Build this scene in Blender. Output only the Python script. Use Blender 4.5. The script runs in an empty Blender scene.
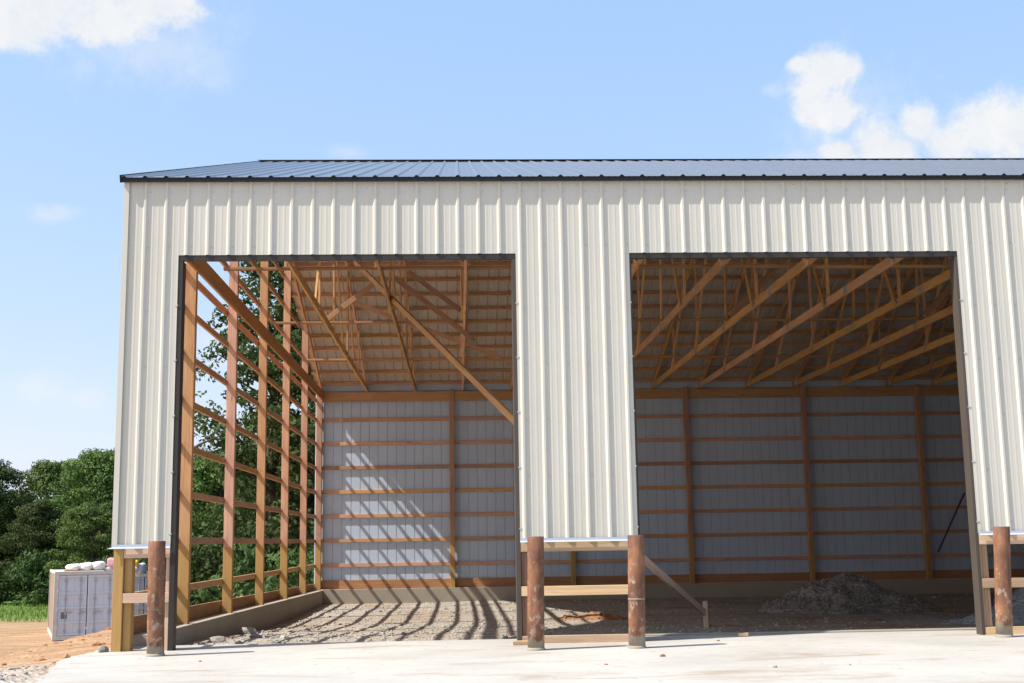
import bpy, math, random
from mathutils import Vector, Matrix, Euler, noise
random.seed(7)
SC = bpy.context.scene
COL = SC.collection
V = Vector
R = math.radians

# ------------------------------------------------------------------ camera
CAMP = V((3.640, -13.322, 1.072)); FPX = 1235.5
YAW, PITCH, ROLL = 0.0445, 0.15998, -0.01579
fw = V((math.sin(YAW)*math.cos(PITCH), math.cos(YAW)*math.cos(PITCH), math.sin(PITCH)))
rt = V((math.cos(YAW), -math.sin(YAW), 0)); up = rt.cross(fw)
rt2 = rt*math.cos(ROLL)+up*math.sin(ROLL); up2 = -rt*math.sin(ROLL)+up*math.cos(ROLL)
cam = bpy.data.cameras.new('camera'); cam.sensor_width = 36; cam.lens = FPX/1024*36
cam.clip_end = 3000; cam.clip_start = .1
co = bpy.data.objects.new('camera', cam); COL.objects.link(co)
co.matrix_world = Matrix(((rt2.x, up2.x, -fw.x, CAMP.x), (rt2.y, up2.y, -fw.y, CAMP.y), (rt2.z, up2.z, -fw.z, CAMP.z), (0, 0, 0, 1)))
SC.camera = co
def direction(x, y):
    return (fw+rt2*((x-512)/FPX)-up2*((y-341.5)/FPX))

# ------------------------------------------------------------------ materials
def newmat(name):
    m = bpy.data.materials.new(name); m.use_nodes = True
    nt = m.node_tree; b = nt.nodes['Principled BSDF']
    return m, nt, b
def nd(nt, typ, **kw):
    n = nt.nodes.new(typ)
    for k, v in kw.items():
        if k.startswith('i_'):
            n.inputs[k[2:].replace('_', ' ')].default_value = v
        else: setattr(n, k, v)
    return n
def ramp(nt, src, stops):
    r = nt.nodes.new('ShaderNodeValToRGB'); e = r.color_ramp.elements
    while len(e) < len(stops): e.new(.5)
    for i, (p, c) in enumerate(stops):
        e[i].position = p; e[i].color = (c[0], c[1], c[2], 1) if not isinstance(c, (int, float)) else (c, c, c, 1)
    nt.links.new(src, r.inputs[0]); return r.outputs[0]
def mixc(nt, f, a, b, mode='MIX'):
    m = nt.nodes.new('ShaderNodeMix'); m.data_type = 'RGBA'; m.blend_type = mode
    for s, v in ((m.inputs[0], f), (m.inputs[6], a), (m.inputs[7], b)):
        if hasattr(v, 'node'): nt.links.new(v, s)
        elif isinstance(v, (int, float)): s.default_value = v if s == m.inputs[0] else (v, v, v, 1)
        else: s.default_value = (v[0], v[1], v[2], 1)
    return m.outputs[2]
def math_(nt, op, a, b=None, c=None):
    m = nt.nodes.new('ShaderNodeMath'); m.operation = op
    for i, v in enumerate((a, b, c)):
        if v is None: continue
        if hasattr(v, 'node'): nt.links.new(v, m.inputs[i])
        else: m.inputs[i].default_value = v
    return m.outputs[0]
def noise_(nt, vec, scale, detail=4, rough=.55, dist=0):
    n = nt.nodes.new('ShaderNodeTexNoise'); n.inputs['Scale'].default_value = scale
    n.inputs['Detail'].default_value = detail; n.inputs['Roughness'].default_value = rough; n.inputs['Distortion'].default_value = dist
    if vec is not None: nt.links.new(vec, n.inputs['Vector'])
    return n.outputs[0]
def mapping(nt, vec, scale=(1, 1, 1), loc=None):
    m = nt.nodes.new('ShaderNodeMapping'); m.inputs['Scale'].default_value = scale
    nt.links.new(vec, m.inputs['Vector'])
    if loc is not None: nt.links.new(loc, m.inputs['Location'])
    return m.outputs[0]
def bump(nt, b, h, strength=.3, dist=.01):
    n = nt.nodes.new('ShaderNodeBump'); n.inputs['Strength'].default_value = strength; n.inputs['Distance'].default_value = dist
    nt.links.new(h, n.inputs['Height']); nt.links.new(n.outputs[0], b.inputs['Normal'])
def texco(nt, out='Object'):
    return nt.nodes.new('ShaderNodeTexCoord').outputs[out]
def orand(nt):
    return nt.nodes.new('ShaderNodeObjectInfo').outputs['Random']
def geopos(nt):
    return nt.nodes.new('ShaderNodeNewGeometry').outputs['Position']

def wood(name, light, dark, knot, treated=None):
    m, nt, b = newmat(name)
    uv = texco(nt, 'UV'); rnd = orand(nt)
    off = nt.nodes.new('ShaderNodeCombineXYZ')
    nt.links.new(math_(nt, 'MULTIPLY', rnd, 37.0), off.inputs[0]); nt.links.new(math_(nt, 'MULTIPLY', rnd, 11.0), off.inputs[1])
    g = noise_(nt, mapping(nt, uv, (1.1, 26, 1), off.outputs[0]), 1.6, 6, .6, .8)
    big = noise_(nt, mapping(nt, uv, (.5, 3, 1), off.outputs[0]), 1.5, 3, .5)
    c = ramp(nt, g, [(.3, dark), (.62, light)])
    hsv = nt.nodes.new('ShaderNodeHueSaturation'); nt.links.new(c, hsv.inputs['Color'])
    nt.links.new(math_(nt, 'ADD', math_(nt, 'MULTIPLY', rnd, .45), math_(nt, 'MULTIPLY_ADD', big, .6, .48)), hsv.inputs['Value'])
    r2 = math_(nt, 'FRACT', math_(nt, 'MULTIPLY', rnd, 7.31))
    nt.links.new(math_(nt, 'MULTIPLY_ADD', r2, .022, .489), hsv.inputs['Hue']); nt.links.new(math_(nt, 'MULTIPLY_ADD', r2, .22, .78), hsv.inputs['Saturation'])
    v = nt.nodes.new('ShaderNodeTexVoronoi'); v.inputs['Scale'].default_value = 1.0
    nt.links.new(mapping(nt, uv, (1.6, 7, 1), off.outputs[0]), v.inputs['Vector'])
    kn = ramp(nt, v.outputs['Distance'], [(.05, 1), (.12, 0)])
    col = mixc(nt, math_(nt, 'MULTIPLY', kn, .7), hsv.outputs[0], knot)
    if treated:
        sep = nt.nodes.new('ShaderNodeSeparateXYZ'); nt.links.new(geopos(nt), sep.inputs[0])
        t = ramp(nt, math_(nt, 'MULTIPLY_ADD', rnd, .15, sep.outputs[2]), [(0, 1), (1, 0)])
        rr = t.node; rr.color_ramp.interpolation = 'CONSTANT'
        # splice height 1.15 m: the lower ply is treated lumber
        mr = nd(nt, 'ShaderNodeMapRange'); mr.inputs['From Min'].default_value = 1.13; mr.inputs['From Max'].default_value = 1.16
        nt.links.new(math_(nt, 'MULTIPLY_ADD', rnd, .12, sep.outputs[2]), mr.inputs['Value'])
        tc = mixc(nt, g, treated, [x*.62 for x in treated])
        col = mixc(nt, mr.outputs[0], tc, col)
    nt.links.new(col, b.inputs['Base Color']); b.inputs['Roughness'].default_value = .75
    b.inputs['Specular IOR Level'].default_value = .25
    bump(nt, b, g, .25, .004)
    return m
M = {}
M['post'] = wood('post_lumber', (.55, .295, .16), (.42, .20, .10), (.16, .06, .025), treated=(.52, .315, .115))
M['girt'] = wood('girt_lumber', (.52, .28, .14), (.39, .185, .085), (.15, .06, .025))
M['truss'] = wood('truss_lumber', (.60, .33, .12), (.45, .22, .072), (.15, .06, .02))
M['brace'] = wood('brace_lumber', (.44, .235, .09), (.33, .16, .057), (.15, .06, .02))
M['pine'] = wood('pale_pine', (.58, .39, .225), (.46, .285, .145), (.2, .09, .03))
M['skirt'] = wood('skirt_lumber', (.40, .19, .09), (.28, .12, .055), (.12, .05, .02))

M['weathered'] = wood('weathered_board', (.52, .355, .22), (.40, .255, .15), (.12, .07, .04))
def painted(name, col, rough=.45, var=.06, metallic=0, dirt=None, spec=.5, wave=.12):
    m, nt, b = newmat(name)
    p = geopos(nt)
    n = noise_(nt, mapping(nt, p, (1.2, 1.2, .5)), 2.2, 6, .6)
    a = [x*(1-var) for x in col]; c2 = [min(1, x*(1+var)) for x in col]
    c = ramp(nt, n, [(.3, a), (.7, c2)])
    hv = nt.nodes.new('ShaderNodeHueSaturation'); nt.links.new(c, hv.inputs['Color']); nt.links.new(math_(nt, 'MULTIPLY_ADD', orand(nt), .05, .975), hv.inputs['Value']); c = hv.outputs[0]
    if dirt:
        d = noise_(nt, mapping(nt, p, (6, 6, .8)), 2, 6, .7)
        c = mixc(nt, ramp(nt, d, [(.58, 0), (.8, .55)]), c, dirt)
    nt.links.new(c, b.inputs['Base Color']); b.inputs['Roughness'].default_value = rough
    b.inputs['Metallic'].default_value = metallic; b.inputs['Specular IOR Level'].default_value = spec
    wv = noise_(nt, mapping(nt, p, (1, 1, .35)), 3.0, 2)
    if wave: bump(nt, b, wv, wave, .02)
    return m
M['cream'] = painted('cream_steel', (.53, .506, .438), .42, .03, wave=.03)
M['liner'] = painted('grey_backed_steel', (.455, .54, .65), .5, .04, wave=.02)
M['roofliner'] = painted('roof_underside', (.46, .43, .395), .55, .06, wave=.03)
M['charcoal'] = painted('charcoal_roof_steel', (.115, .12, .135), .26, .08, spec=.7, wave=.05)
M['trim'] = painted('bronze_trim_lit', (.075, .062, .051), .5, .1, spec=.3)  # raised colour: holds the light bounced onto the right-hand jambs
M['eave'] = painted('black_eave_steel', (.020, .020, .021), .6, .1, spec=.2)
M['trim_unlit'] = painted('bronze_trim_unlit', (.036, .030, .026), .5, .1, spec=.3)  # same bronze trim without the bounce light, for headers and left-hand jambs
M['film'] = painted('blue_film_trim', (.42, .46, .54), .35, .06)
M['screw'] = painted('zinc_screw', (.5, .5, .5), .35, .1, .6)

def m_concrete(name, base, stain, amt=.5, edge=None):
    m, nt, b = newmat(name); p = geopos(nt)
    n1 = noise_(nt, p, .7, 8, .65); n2 = noise_(nt, p, 9, 8, .7); n3 = noise_(nt, mapping(nt, p, (.55, 1.6, 1)), 1.1, 7, .68, .6)
    c = mixc(nt, ramp(nt, n1, [(.35, 0), (.7, 1)]), [x*.86 for x in base], base)
    c = mixc(nt, math_(nt, 'MULTIPLY', ramp(nt, n2, [(.45, 0), (.75, 1)]), .25), c, [x*.7 for x in base])
    c = mixc(nt, math_(nt, 'MULTIPLY', ramp(nt, n3, [(.60, 0), (.73, 1)]), amt), c, stain)
    nt.links.new(c, b.inputs['Base Color']); b.inputs['Roughness'].default_value = .9
    bump(nt, b, n2, .35, .006); return m
def m_apron():
    m, nt, b = newmat('apron_concrete'); p = geopos(nt)
    n1 = noise_(nt, p, .55, 8, .62); n2 = noise_(nt, p, 11, 8, .7); n3 = noise_(nt, mapping(nt, p, (.45, 1.5, 1)), 1.3, 9, .7, .8); n4 = noise_(nt, mapping(nt, p, (.8, 2.4, 1)), 2.6, 8, .7, .5)
    base = (.465, .447, .41)
    c = mixc(nt, ramp(nt, n1, [(.35, 0), (.68, 1)]), [x*.78 for x in base], base)
    c = mixc(nt, math_(nt, 'MULTIPLY', ramp(nt, n2, [(.45, 0), (.72, 1)]), .35), c, [x*.62 for x in base])
    c = mixc(nt, math_(nt, 'MULTIPLY', ramp(nt, n3, [(.54, 0), (.68, 1)]), .8), c, (.28, .21, .14))
    c = mixc(nt, math_(nt, 'MULTIPLY', ramp(nt, n4, [(.62, 0), (.70, 1)]), .8), c, (.20, .15, .105))
    v = nt.nodes.new('ShaderNodeTexVoronoi'); v.inputs['Scale'].default_value = 5.5; v.inputs['Randomness'].default_value = 1; nt.links.new(p, v.inputs['Vector'])
    sp = math_(nt, 'MULTIPLY', ramp(nt, v.outputs['Distance'], [(.08, 1), (.14, 0)]), ramp(nt, n1, [(.45, 0), (.6, 1)]))
    c = mixc(nt, math_(nt, 'MULTIPLY', sp, .7), c, (.17, .13, .09))
    nt.links.new(c, b.inputs['Base Color']); b.inputs['Roughness'].default_value = .88
    bump(nt, b, n2, .35, .006); return m
M['apron'] = m_apron()
M['apron_edge'] = m_concrete('apron_edge_concrete', (.50, .485, .455), (.36, .25, .15), .8)
M['foundation'] = m_concrete('foundation_concrete', (.37, .325, .26), (.22, .16, .10), .5)
M['footing'] = m_concrete('footing_concrete', (.30, .27, .22), (.2, .15, .10), .6)

def m_gravel(name, cols, scale=22, orange=None, oth=(.5, .62)):
    m, nt, b = newmat(name); p = geopos(nt)
    v = nt.nodes.new('ShaderNodeTexVoronoi'); v.inputs['Scale'].default_value = scale; nt.links.new(p, v.inputs['Vector'])
    sep = nt.nodes.new('ShaderNodeSeparateColor'); nt.links.new(v.outputs['Color'], sep.inputs[0])
    n = noise_(nt, p, 1.6, 7, .65)
    c = ramp(nt, sep.outputs[0], [(.0, cols[0]), (.5, cols[1]), (1, cols[2])])
    if orange:
        on = noise_(nt, mapping(nt, p, (.5, 1.1, 1)), .75, 6, .62)
        c = mixc(nt, ramp(nt, on, [(oth[0], 0), (oth[1], .85)]), c, mixc(nt, n, [x*.75 for x in orange], orange))
    c = mixc(nt, ramp(nt, n, [(.35, .35), (.6, 0)]), c, [x*.55 for x in cols[0]])
    nt.links.new(c, b.inputs['Base Color']); b.inputs['Roughness'].default_value = .95; b.inputs['Specular IOR Level'].default_value = .2
    h = mixc(nt, .5, v.outputs['Distance'], n)
    bump(nt, b, h, .9, .05); return m
M['gravel'] = m_gravel('floor_gravel', ((.27, .235, .19), (.36, .325, .275), (.46, .42, .365)), 24, (.38, .265, .17), (.49, .65))
M['bluegravel'] = m_gravel('grey_crushed_stone', ((.2, .205, .215), (.3, .305, .32), (.4, .405, .42)), 26)
M['darkgravel'] = m_gravel('dusty_gravel', ((.19, .18, .17), (.26, .245, .23), (.36, .34, .32)), 17)
M['stone'] = m_gravel('loose_stone', ((.26, .24, .215), (.34, .32, .285), (.43, .41, .37)), 9)
M['clay'] = m_gravel('orange_clay', ((.25, .125, .06), (.32, .17, .085), (.40, .23, .12)), 9)

def m_ground():
    m, nt, b = newmat('dirt_and_grass'); p = geopos(nt)
    sep = nt.nodes.new('ShaderNodeSeparateXYZ'); nt.links.new(p, sep.inputs[0])
    n = noise_(nt, p, .5, 8, .65); n2 = noise_(nt, p, 4.5, 8, .7); n3 = noise_(nt, p, .17, 5, .6)
    v = nt.nodes.new('ShaderNodeTexVoronoi'); v.inputs['Scale'].default_value = 16; nt.links.new(p, v.inputs['Vector'])
    sc = nt.nodes.new('ShaderNodeSeparateColor'); nt.links.new(v.outputs['Color'], sc.inputs[0])
    dirt = mixc(nt, ramp(nt, n, [(.3, 0), (.7, 1)]), (.31, .19, .105), (.43, .29, .18))
    dirt = mixc(nt, ramp(nt, n2, [(.4, 0), (.7, .6)]), dirt, (.47, .34, .22))
    grav = ramp(nt, sc.outputs[0], [(0, (.30, .26, .21)), (.6, (.42, .38, .33)), (1, (.55, .52, .48))])
    n5 = noise_(nt, mapping(nt, p, (.25, 2.2, 1)), 1.4, 7, .68, .4)
    dirt = mixc(nt, ramp(nt, n5, [(.42, 0), (.64, .75)]), dirt, (.23, .125, .06))
    # gravel close to the apron, y below about 0
    gm = math_(nt, 'ADD', math_(nt, 'MULTIPLY', sep.outputs[1], -.55), math_(nt, 'MULTIPLY_ADD', n2, 2.2, -1.0))
    gmc = math_(nt, 'MINIMUM', math_(nt, 'MAXIMUM', gm, 0.0), .9)
    c = mixc(nt, gmc, dirt, grav)
    grass = mixc(nt, n2, (.07, .13, .025), (.16, .24, .055))
    ga = math_(nt, 'ADD', math_(nt, 'MULTIPLY_ADD', sep.outputs[1], .22, -10.6), math_(nt, 'MULTIPLY_ADD', n, 3.0, -1.5))
    gac = math_(nt, 'MINIMUM', math_(nt, 'MAXIMUM', ga, 0.0), 1.0)
    c = mixc(nt, gac, c, grass)
    nt.links.new(c, b.inputs['Base Color']); b.inputs['Roughness'].default_value = .95; b.inputs['Specular IOR Level'].default_value = .15
    bump(nt, b, mixc(nt, .5, n2, v.outputs['Distance']), .9, .06); return m
M['ground'] = m_ground()

def m_rust():
    m, nt, b = newmat('rusty_steel'); o = texco(nt)
    rnd = orand(nt); off = nt.nodes.new('ShaderNodeCombineXYZ'); nt.links.new(math_(nt, 'MULTIPLY', rnd, 19), off.inputs[2])
    q = mapping(nt, o, (1, 1, .5), off.outputs[0])
    n1 = noise_(nt, q, 6, 8, .65, .4); n2 = noise_(nt, q, 38, 6, .7); n3 = noise_(nt, mapping(nt, o, (1, 1, .8), off.outputs[0]), 16, 6, .62)
    c = ramp(nt, n1, [(.28, (.095, .045, .028)), (.46, (.21, .093, .047)), (.66, (.39, .18, .085))])
    c = mixc(nt, math_(nt, 'MULTIPLY', n2, .5), c, (.11, .05, .032))
    sep = nt.nodes.new('ShaderNodeSeparateXYZ'); nt.links.new(o, sep.inputs[0])
    low = ramp(nt, math_(nt, 'MULTIPLY_ADD', sep.outputs[2], -.55, 1.0), [(.35, 0), (1, .22)])
    n3 = math_(nt, 'ADD', math_(nt, 'MULTIPLY', n3, .7), math_(nt, 'MULTIPLY', n2, .3))
    sp = ramp(nt, math_(nt, 'ADD', n3, math_(nt, 'MULTIPLY', low, .5)), [(.60, 0), (.70, .75)])
    c = mixc(nt, sp, c, (.45, .38, .30))
    st = noise_(nt, mapping(nt, o, (1, 1, .12), off.outputs[0]), 22, 5, .6)
    c = mixc(nt, ramp(nt, st, [(.5, 0), (.68, .55)]), c, (.07, .035, .024))
    sh = math_(nt, 'SUBTRACT', math_(nt, 'ADD', math_(nt, 'MULTIPLY', n1, .22), math_(nt, 'MULTIPLY', n3, .10)), math_(nt, 'MULTIPLY_ADD', rnd, .03, .03))
    cm = nd(nt, 'ShaderNodeMapRange'); nt.links.new(math_(nt, 'SUBTRACT', sh, sep.outputs[2]), cm.inputs['Value'])
    cm.inputs['From Min'].default_value = -.012; cm.inputs['From Max'].default_value = .012; cm.inputs['To Max'].default_value = .93
    c = mixc(nt, cm.outputs[0], c, mixc(nt, n2, (.20, .17, .125), (.36, .33, .27)))
    nt.links.new(c, b.inputs['Base Color']); b.inputs['Roughness'].default_value = .72; b.inputs['Metallic'].default_value = .15
    bump(nt, b, n2, .4, .006); return m
M['rust'] = m_rust()

def m_leaf(name, c0, c1, c2):
    m, nt, b = newmat(name); p = geopos(nt)
    n = noise_(nt, p, .55, 4, .6); n2 = noise_(nt, p, 6, 2, .5)
    c = ramp(nt, math_(nt, 'ADD', math_(nt, 'MULTIPLY', n, .7), math_(nt, 'MULTIPLY', n2, .3)), [(.33, c0), (.5, c1), (.68, c2)])
    hs = nt.nodes.new('ShaderNodeHueSaturation'); nt.links.new(c, hs.inputs['Color'])
    nt.links.new(math_(nt, 'MULTIPLY_ADD', orand(nt), .5, .75), hs.inputs['Value'])
    nt.links.new(math_(nt, 'MULTIPLY_ADD', orand(nt), .05, .465), hs.inputs['Hue'])
    nt.links.new(hs.outputs[0], b.inputs['Base Color']); b.inputs['Roughness'].default_value = .65; b.inputs['Specular IOR Level'].default_value = .12
    tr = nt.nodes.new('ShaderNodeBsdfTranslucent'); nt.links.new(hs.outputs[0], tr.inputs[0])
    mx = nt.nodes.new('ShaderNodeMixShader'); mx.inputs[0].default_value = .25
    nt.links.new(b.outputs[0], mx.inputs[1]); nt.links.new(tr.outputs[0], mx.inputs[2])
    nt.links.new(mx.outputs[0], nt.nodes['Material Output'].inputs[0]); return m
M['leaf'] = m_leaf('deciduous_leaf', (.048, .08, .02), (.08, .125, .032), (.12, .17, .048))
M['leafdark'] = m_leaf('dark_leaf', (.032, .06, .02), (.055, .095, .03), (.08, .125, .04))
M['grass'] = m_leaf('grass_blade', (.10, .17, .03), (.14, .22, .045), (.19, .27, .07))
M['bark'] = painted('bark', (.085, .065, .048), .9, .3)
M['boxwhite'] = painted('white_container_paint', (.56, .61, .69), .5, .05, 0, (.33, .30, .27))
M['boxgrey'] = painted('grey_container_paint', (.42, .46, .54), .5, .05, 0, (.28, .26, .24))
M['boxframe'] = painted('container_frame', (.52, .51, .48), .55, .1, 0, (.25, .16, .1))
M['boxside'] = painted('container_side', (.30, .22, .17), .6, .1, 0, (.22, .12, .07))
M['rod'] = painted('lock_rod', (.36, .37, .39), .4, .1)
M['plate'] = painted('data_plate', (.16, .15, .15), .5, .1)
M['sack'] = painted('white_sack', (.78, .76, .72), .8, .08)
M['redbag'] = painted('red_wrap', (.46, .25, .28), .7, .5)
M['greyheap'] = painted('grey_wrap', (.42, .44, .52), .6, .35)
M['yellow'] = painted('yellow_plastic', (.75, .50, .03), .4, .06)
M['pale'] = painted('pale_plastic', (.7, .68, .58), .5, .1)

# ------------------------------------------------------------------ mesh builder
class MB:
    def __init__(s): s.v = []; s.f = []; s.uv = []; s.mi = []
    def face(s, idx, uvs=None, mi=0):
        s.f.append(tuple(idx)); s.uv.append(uvs or [(0, 0)]*len(idx)); s.mi.append(mi)
    def beam(s, p0, p1, w, h, upv=(0, 0, 1), mi=0, bev=.003):
        """board from p0 to p1: w across, h along up; slightly eased edges"""
        p0 = V(p0); p1 = V(p1); d = p1-p0; L = d.length
        if L < 1e-6: return
        d.normalize(); u = V(upv); u = u-d*u.dot(d)
        if u.length < 1e-4: u = V((0, 1, 0))-d*d.y
        u.normalize(); r = d.cross(u)
        a, b = w/2, h/2; e = min(bev, a*.4, b*.4)
        prof = [(-a+e, -b), (a-e, -b), (a, -b+e), (a, b-e), (a-e, b), (-a+e, b), (-a, b-e), (-a, -b+e)]
        n = len(prof); k = len(s.v); uo = random.random()*5
        for q in (p0, p1):
            for x, y in prof: s.v.append(q+r*x+u*y)
        t = 0
        for i in range(n):
            j = (i+1) % n; l = math.dist(prof[i], prof[j])
            s.face((k+i, k+n+i, k+n+j, k+j), [(0, uo+t), (L, uo+t), (L, uo+t+l), (0, uo+t+l)], mi); t += l
        s.face([k+i for i in range(n)], [(x*.3, uo+y) for x, y in prof], mi)
        s.face([k+n+i for i in reversed(range(n))], [(x*.3, uo+y) for x, y in reversed(prof)], mi)
    def box(s, x0, x1, y0, y1, z0, z1, mi=0, bev=.003):
        dx, dy, dz = x1-x0, y1-y0, z1-z0; cx, cy, cz = (x0+x1)/2, (y0+y1)/2, (z0+z1)/2
        if dx >= dy and dx >= dz: s.beam((x0, cy, cz), (x1, cy, cz), dy, dz, (0, 0, 1), mi, bev)
        elif dy >= dz: s.beam((cx, y0, cz), (cx, y1, cz), dx, dz, (0, 0, 1), mi, bev)
        else: s.beam((cx, cy, z0), (cx, cy, z1), dx, dy, (0, 1, 0), mi, bev)
    def tube(s, pts, rad, n=10, mi=0, cap=True):
        k0 = len(s.v); m = len(pts); pts = [V(p) for p in pts]
        for i, p in enumerate(pts):
            d = (pts[min(i+1, m-1)]-pts[max(i-1, 0)]).normalized()
            a = d.cross(V((0, 0, 1)) if abs(d.z) < .9 else V((1, 0, 0))).normalized(); b = d.cross(a)
            r = rad[i] if isinstance(rad, (list, tuple)) else rad
            for j in range(n):
                t = 2*math.pi*j/n; s.v.append(p+a*math.cos(t)*r+b*math.sin(t)*r)
        for i in range(m-1):
            for j in range(n):
                s.face((k0+i*n+j, k0+i*n+(j+1) % n, k0+(i+1)*n+(j+1) % n, k0+(i+1)*n+j), None, mi)
        if cap:
            s.face([k0+j for j in reversed(range(n))], None, mi); s.face([k0+(m-1)*n+j for j in range(n)], None, mi)
    def lathe(s, prof, n=24, mi=0, c=(0, 0, 0)):
        k0 = len(s.v); m = len(prof)
        for r, z in prof:
            for j in range(n):
                t = 2*math.pi*j/n; s.v.append(V((c[0]+r*math.cos(t), c[1]+r*math.sin(t), c[2]+z)))
        for i in range(m-1):
            for j in range(n):
                s.face((k0+i*n+j, k0+i*n+(j+1) % n, k0+(i+1)*n+(j+1) % n, k0+(i+1)*n+j), None, mi)
        s.face([k0+j for j in reversed(range(n))], None, mi); s.face([k0+(m-1)*n+j for j in range(n)], None, mi)
    def sheet(s, prof, o, ax, out, ln, L, th=.0012, mi=0, mi2=1):
        """profiled steel: prof (t, depth) in direction ax / out, extruded L along ln, a real thickness with a backing colour"""
        o = V(o); ax = V(ax); out = V(out); ln = V(ln); k = len(s.v); n = len(prof)
        for q in (0, L):
            for t, d in prof: s.v.append(o+ax*t+out*d+ln*q)
        for q in (0, L):
            for t, d in prof: s.v.append(o+ax*t+out*(d-th)+ln*q)
        for i in range(n-1):
            s.face((k+i, k+i+1, k+n+i+1, k+n+i), None, mi)
            s.face((k+2*n+i, k+3*n+i, k+3*n+i+1, k+2*n+i+1), None, mi2)
            s.face((k+i, k+2*n+i, k+2*n+i+1, k+i+1), None, mi); s.face((k+n+i, k+n+i+1, k+3*n+i+1, k+3*n+i), None, mi)
        s.face((k, k+n, k+3*n, k+2*n), None, mi); s.face((k+n-1, k+3*n-1, k+4*n-1, k+2*n-1), None, mi)
    def quad(s, p, a, b, mi=0):
        k = len(s.v); s.v += [p-a-b, p+a-b, p+a+b, p-a+b]; s.face((k, k+1, k+2, k+3), None, mi)
    def build(s, name, mats, parent=None, smooth=False):
        me = bpy.data.meshes.new(name); me.from_pydata([tuple(v) for v in s.v], [], s.f)
        if not isinstance(mats, (list, tuple)): mats = [mats]
        for m in mats: me.materials.append(m)
        ul = me.uv_layers.new(name='UVMap'); flat = []
        for u in s.uv:
            for a in u: flat += [a[0], a[1]]
        ul.data.foreach_set('uv', flat); me.polygons.foreach_set('material_index', s.mi)
        if smooth: me.polygons.foreach_set('use_smooth', [True]*len(s.f))
        me.update()
        o = bpy.data.objects.new(name, me); COL.objects.link(o)
        if parent: o.parent = parent
        return o
def tag(o, label=None, cat=None, group=None, kind=None):
    if label: o['label'] = label
    if cat: o['category'] = cat
    if group: o['group'] = group
    if kind: o['kind'] = kind
    return o
def thing(name, label, cat, loc=(0, 0, 0), group=None, rz=0):
    o = bpy.data.objects.new(name, None); COL.objects.link(o); o.location = loc; o.rotation_euler[2] = rz
    o.empty_display_size = .2
    return tag(o, label, cat, group)
def copy_tree(o, parent=None):
    c = o.copy(); COL.objects.link(c)
    if parent: c.parent = parent
    for ch in list(o.children): copy_tree(ch, c)
    return c

# ------------------------------------------------------------------ the barn
P = .2286
BL = 19.70; BD = 18.30; SL = 1/3; ZE = 5.075
def zroof(y):
    yy = y if y <= 9.15 else BD-y
    return ZE+(yy+.06)*SL
barn = thing('pole_barn', 'unfinished timber pole barn with cream ribbed steel front, dark roof and open left side', 'barn', (0, 0, 0))
def rib_profile(x0, x1, f=1.0, narrow=False):
    base = [(0, 0), (.020, .019), (.040, .019), (.060, 0), (.098, 0), (.108, .0014), (.118, .0014), (.128, 0), (.158, 0), (.168, .0014), (.178, .0014), (.188, 0)]
    if narrow: base = [(0, 0), (.020, 0), (.024, .014), (.036, .014), (.040, 0)]
    pts = []
    k0 = int(math.floor(x0/P))-1
    def dep(x):
        q = (x-(-.030)) % P
        for (a, da), (b, db) in zip(base, base[1:]+[(P, 0)]):
            if a <= q <= b: return (da+(db-da)*(q-a)/(b-a))*f
        return 0
    pts.append((x0, dep(x0)))
    for k in range(k0, k0+int((x1-x0)/P)+4):
        for a, d in base:
            x = k*P-.030+a
            if x0+1e-4 < x < x1-1e-4: pts.append((x, d*f))
    pts.append((x1, dep(x1)))
    return pts
OPEN = [(.600, 4.288), (5.550, 9.254), (10.516, 14.204)]  # unseen fourth opening left out: wall closed there to darken the right bay
ZO = 4.21; ZB = 1.075; ZT = 5.045
def splits(a, b):
    xs = [a]; k = math.ceil((a+.02)/.9144)
    while k*.9144 < b-.02: xs.append(k*.9144); k += 1
    return list(zip(xs, xs[1:]+[b]))
def screws(mb, x0, x1, zs, y):
    k = math.ceil(x0/P)
    while k*P < x1:
        for z in zs:
            for dx in (.045,):
                x = k*P+dx
                if x0 < x < x1-.01: mb.box(x-.006, x+.006, y-.006, y+.001, z-.006, z+.006, 2, .001)
        k += 1
zones = []; px_ = 0
for a, b in OPEN:
    zones.append((px_, a, ZB)); zones.append((a, b, ZO)); px_ = b
zones.append((px_, BL, ZB))
for a, b, zb in zones:
    for x0, x1 in splits(a, b):
        mb = MB(); mb.sheet(rib_profile(x0, x1), (0, 0, zb), (1, 0, 0), (0, -1, 0), (0, 0, 1), ZT-zb, mi=0, mi2=1)
        screws(mb, x0, x1, [z for z in (1.2, 1.76, 2.37, 2.98, 3.59, 4.30, 4.92) if z > zb+.02], -.0005)
        mb.build('siding_panel', [M['cream'], M['liner'], M['screw']], barn)
for x0, x1 in splits(0, BL):                      # back wall
    mb = MB(); mb.sheet(rib_profile(x0, x1, 1, True), (0, BD, .08), (1, 0, 0), (0, 1, 0), (0, 0, 1), ZT-.08, mi=0, mi2=1)
    mb.build('siding_panel', [M['cream'], M['liner']], barn)
for y0, y1 in splits(0, BD):                      # right gable, closed
    mb = MB(); pr = rib_profile(y0, y1)
    k = len(mb.v); n = len(pr)
    for t, d in pr: mb.v.append(V((BL+d, t, .08)))
    for t, d in pr: mb.v.append(V((BL+d, t, zroof(t)-.03)))
    for t, d in pr: mb.v.append(V((BL+d-.0012, t, .08)))
    for t, d in pr: mb.v.append(V((BL+d-.0012, t, zroof(t)-.03)))
    for i in range(n-1):
        mb.face((k+i, k+i+1, k+n+i+1, k+n+i)); mb.face((k+2*n+i, k+3*n+i, k+3*n+i+1, k+2*n+i+1), None, 1)
    mb.build('siding_panel', [M['cream'], M['liner']], barn)
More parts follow.
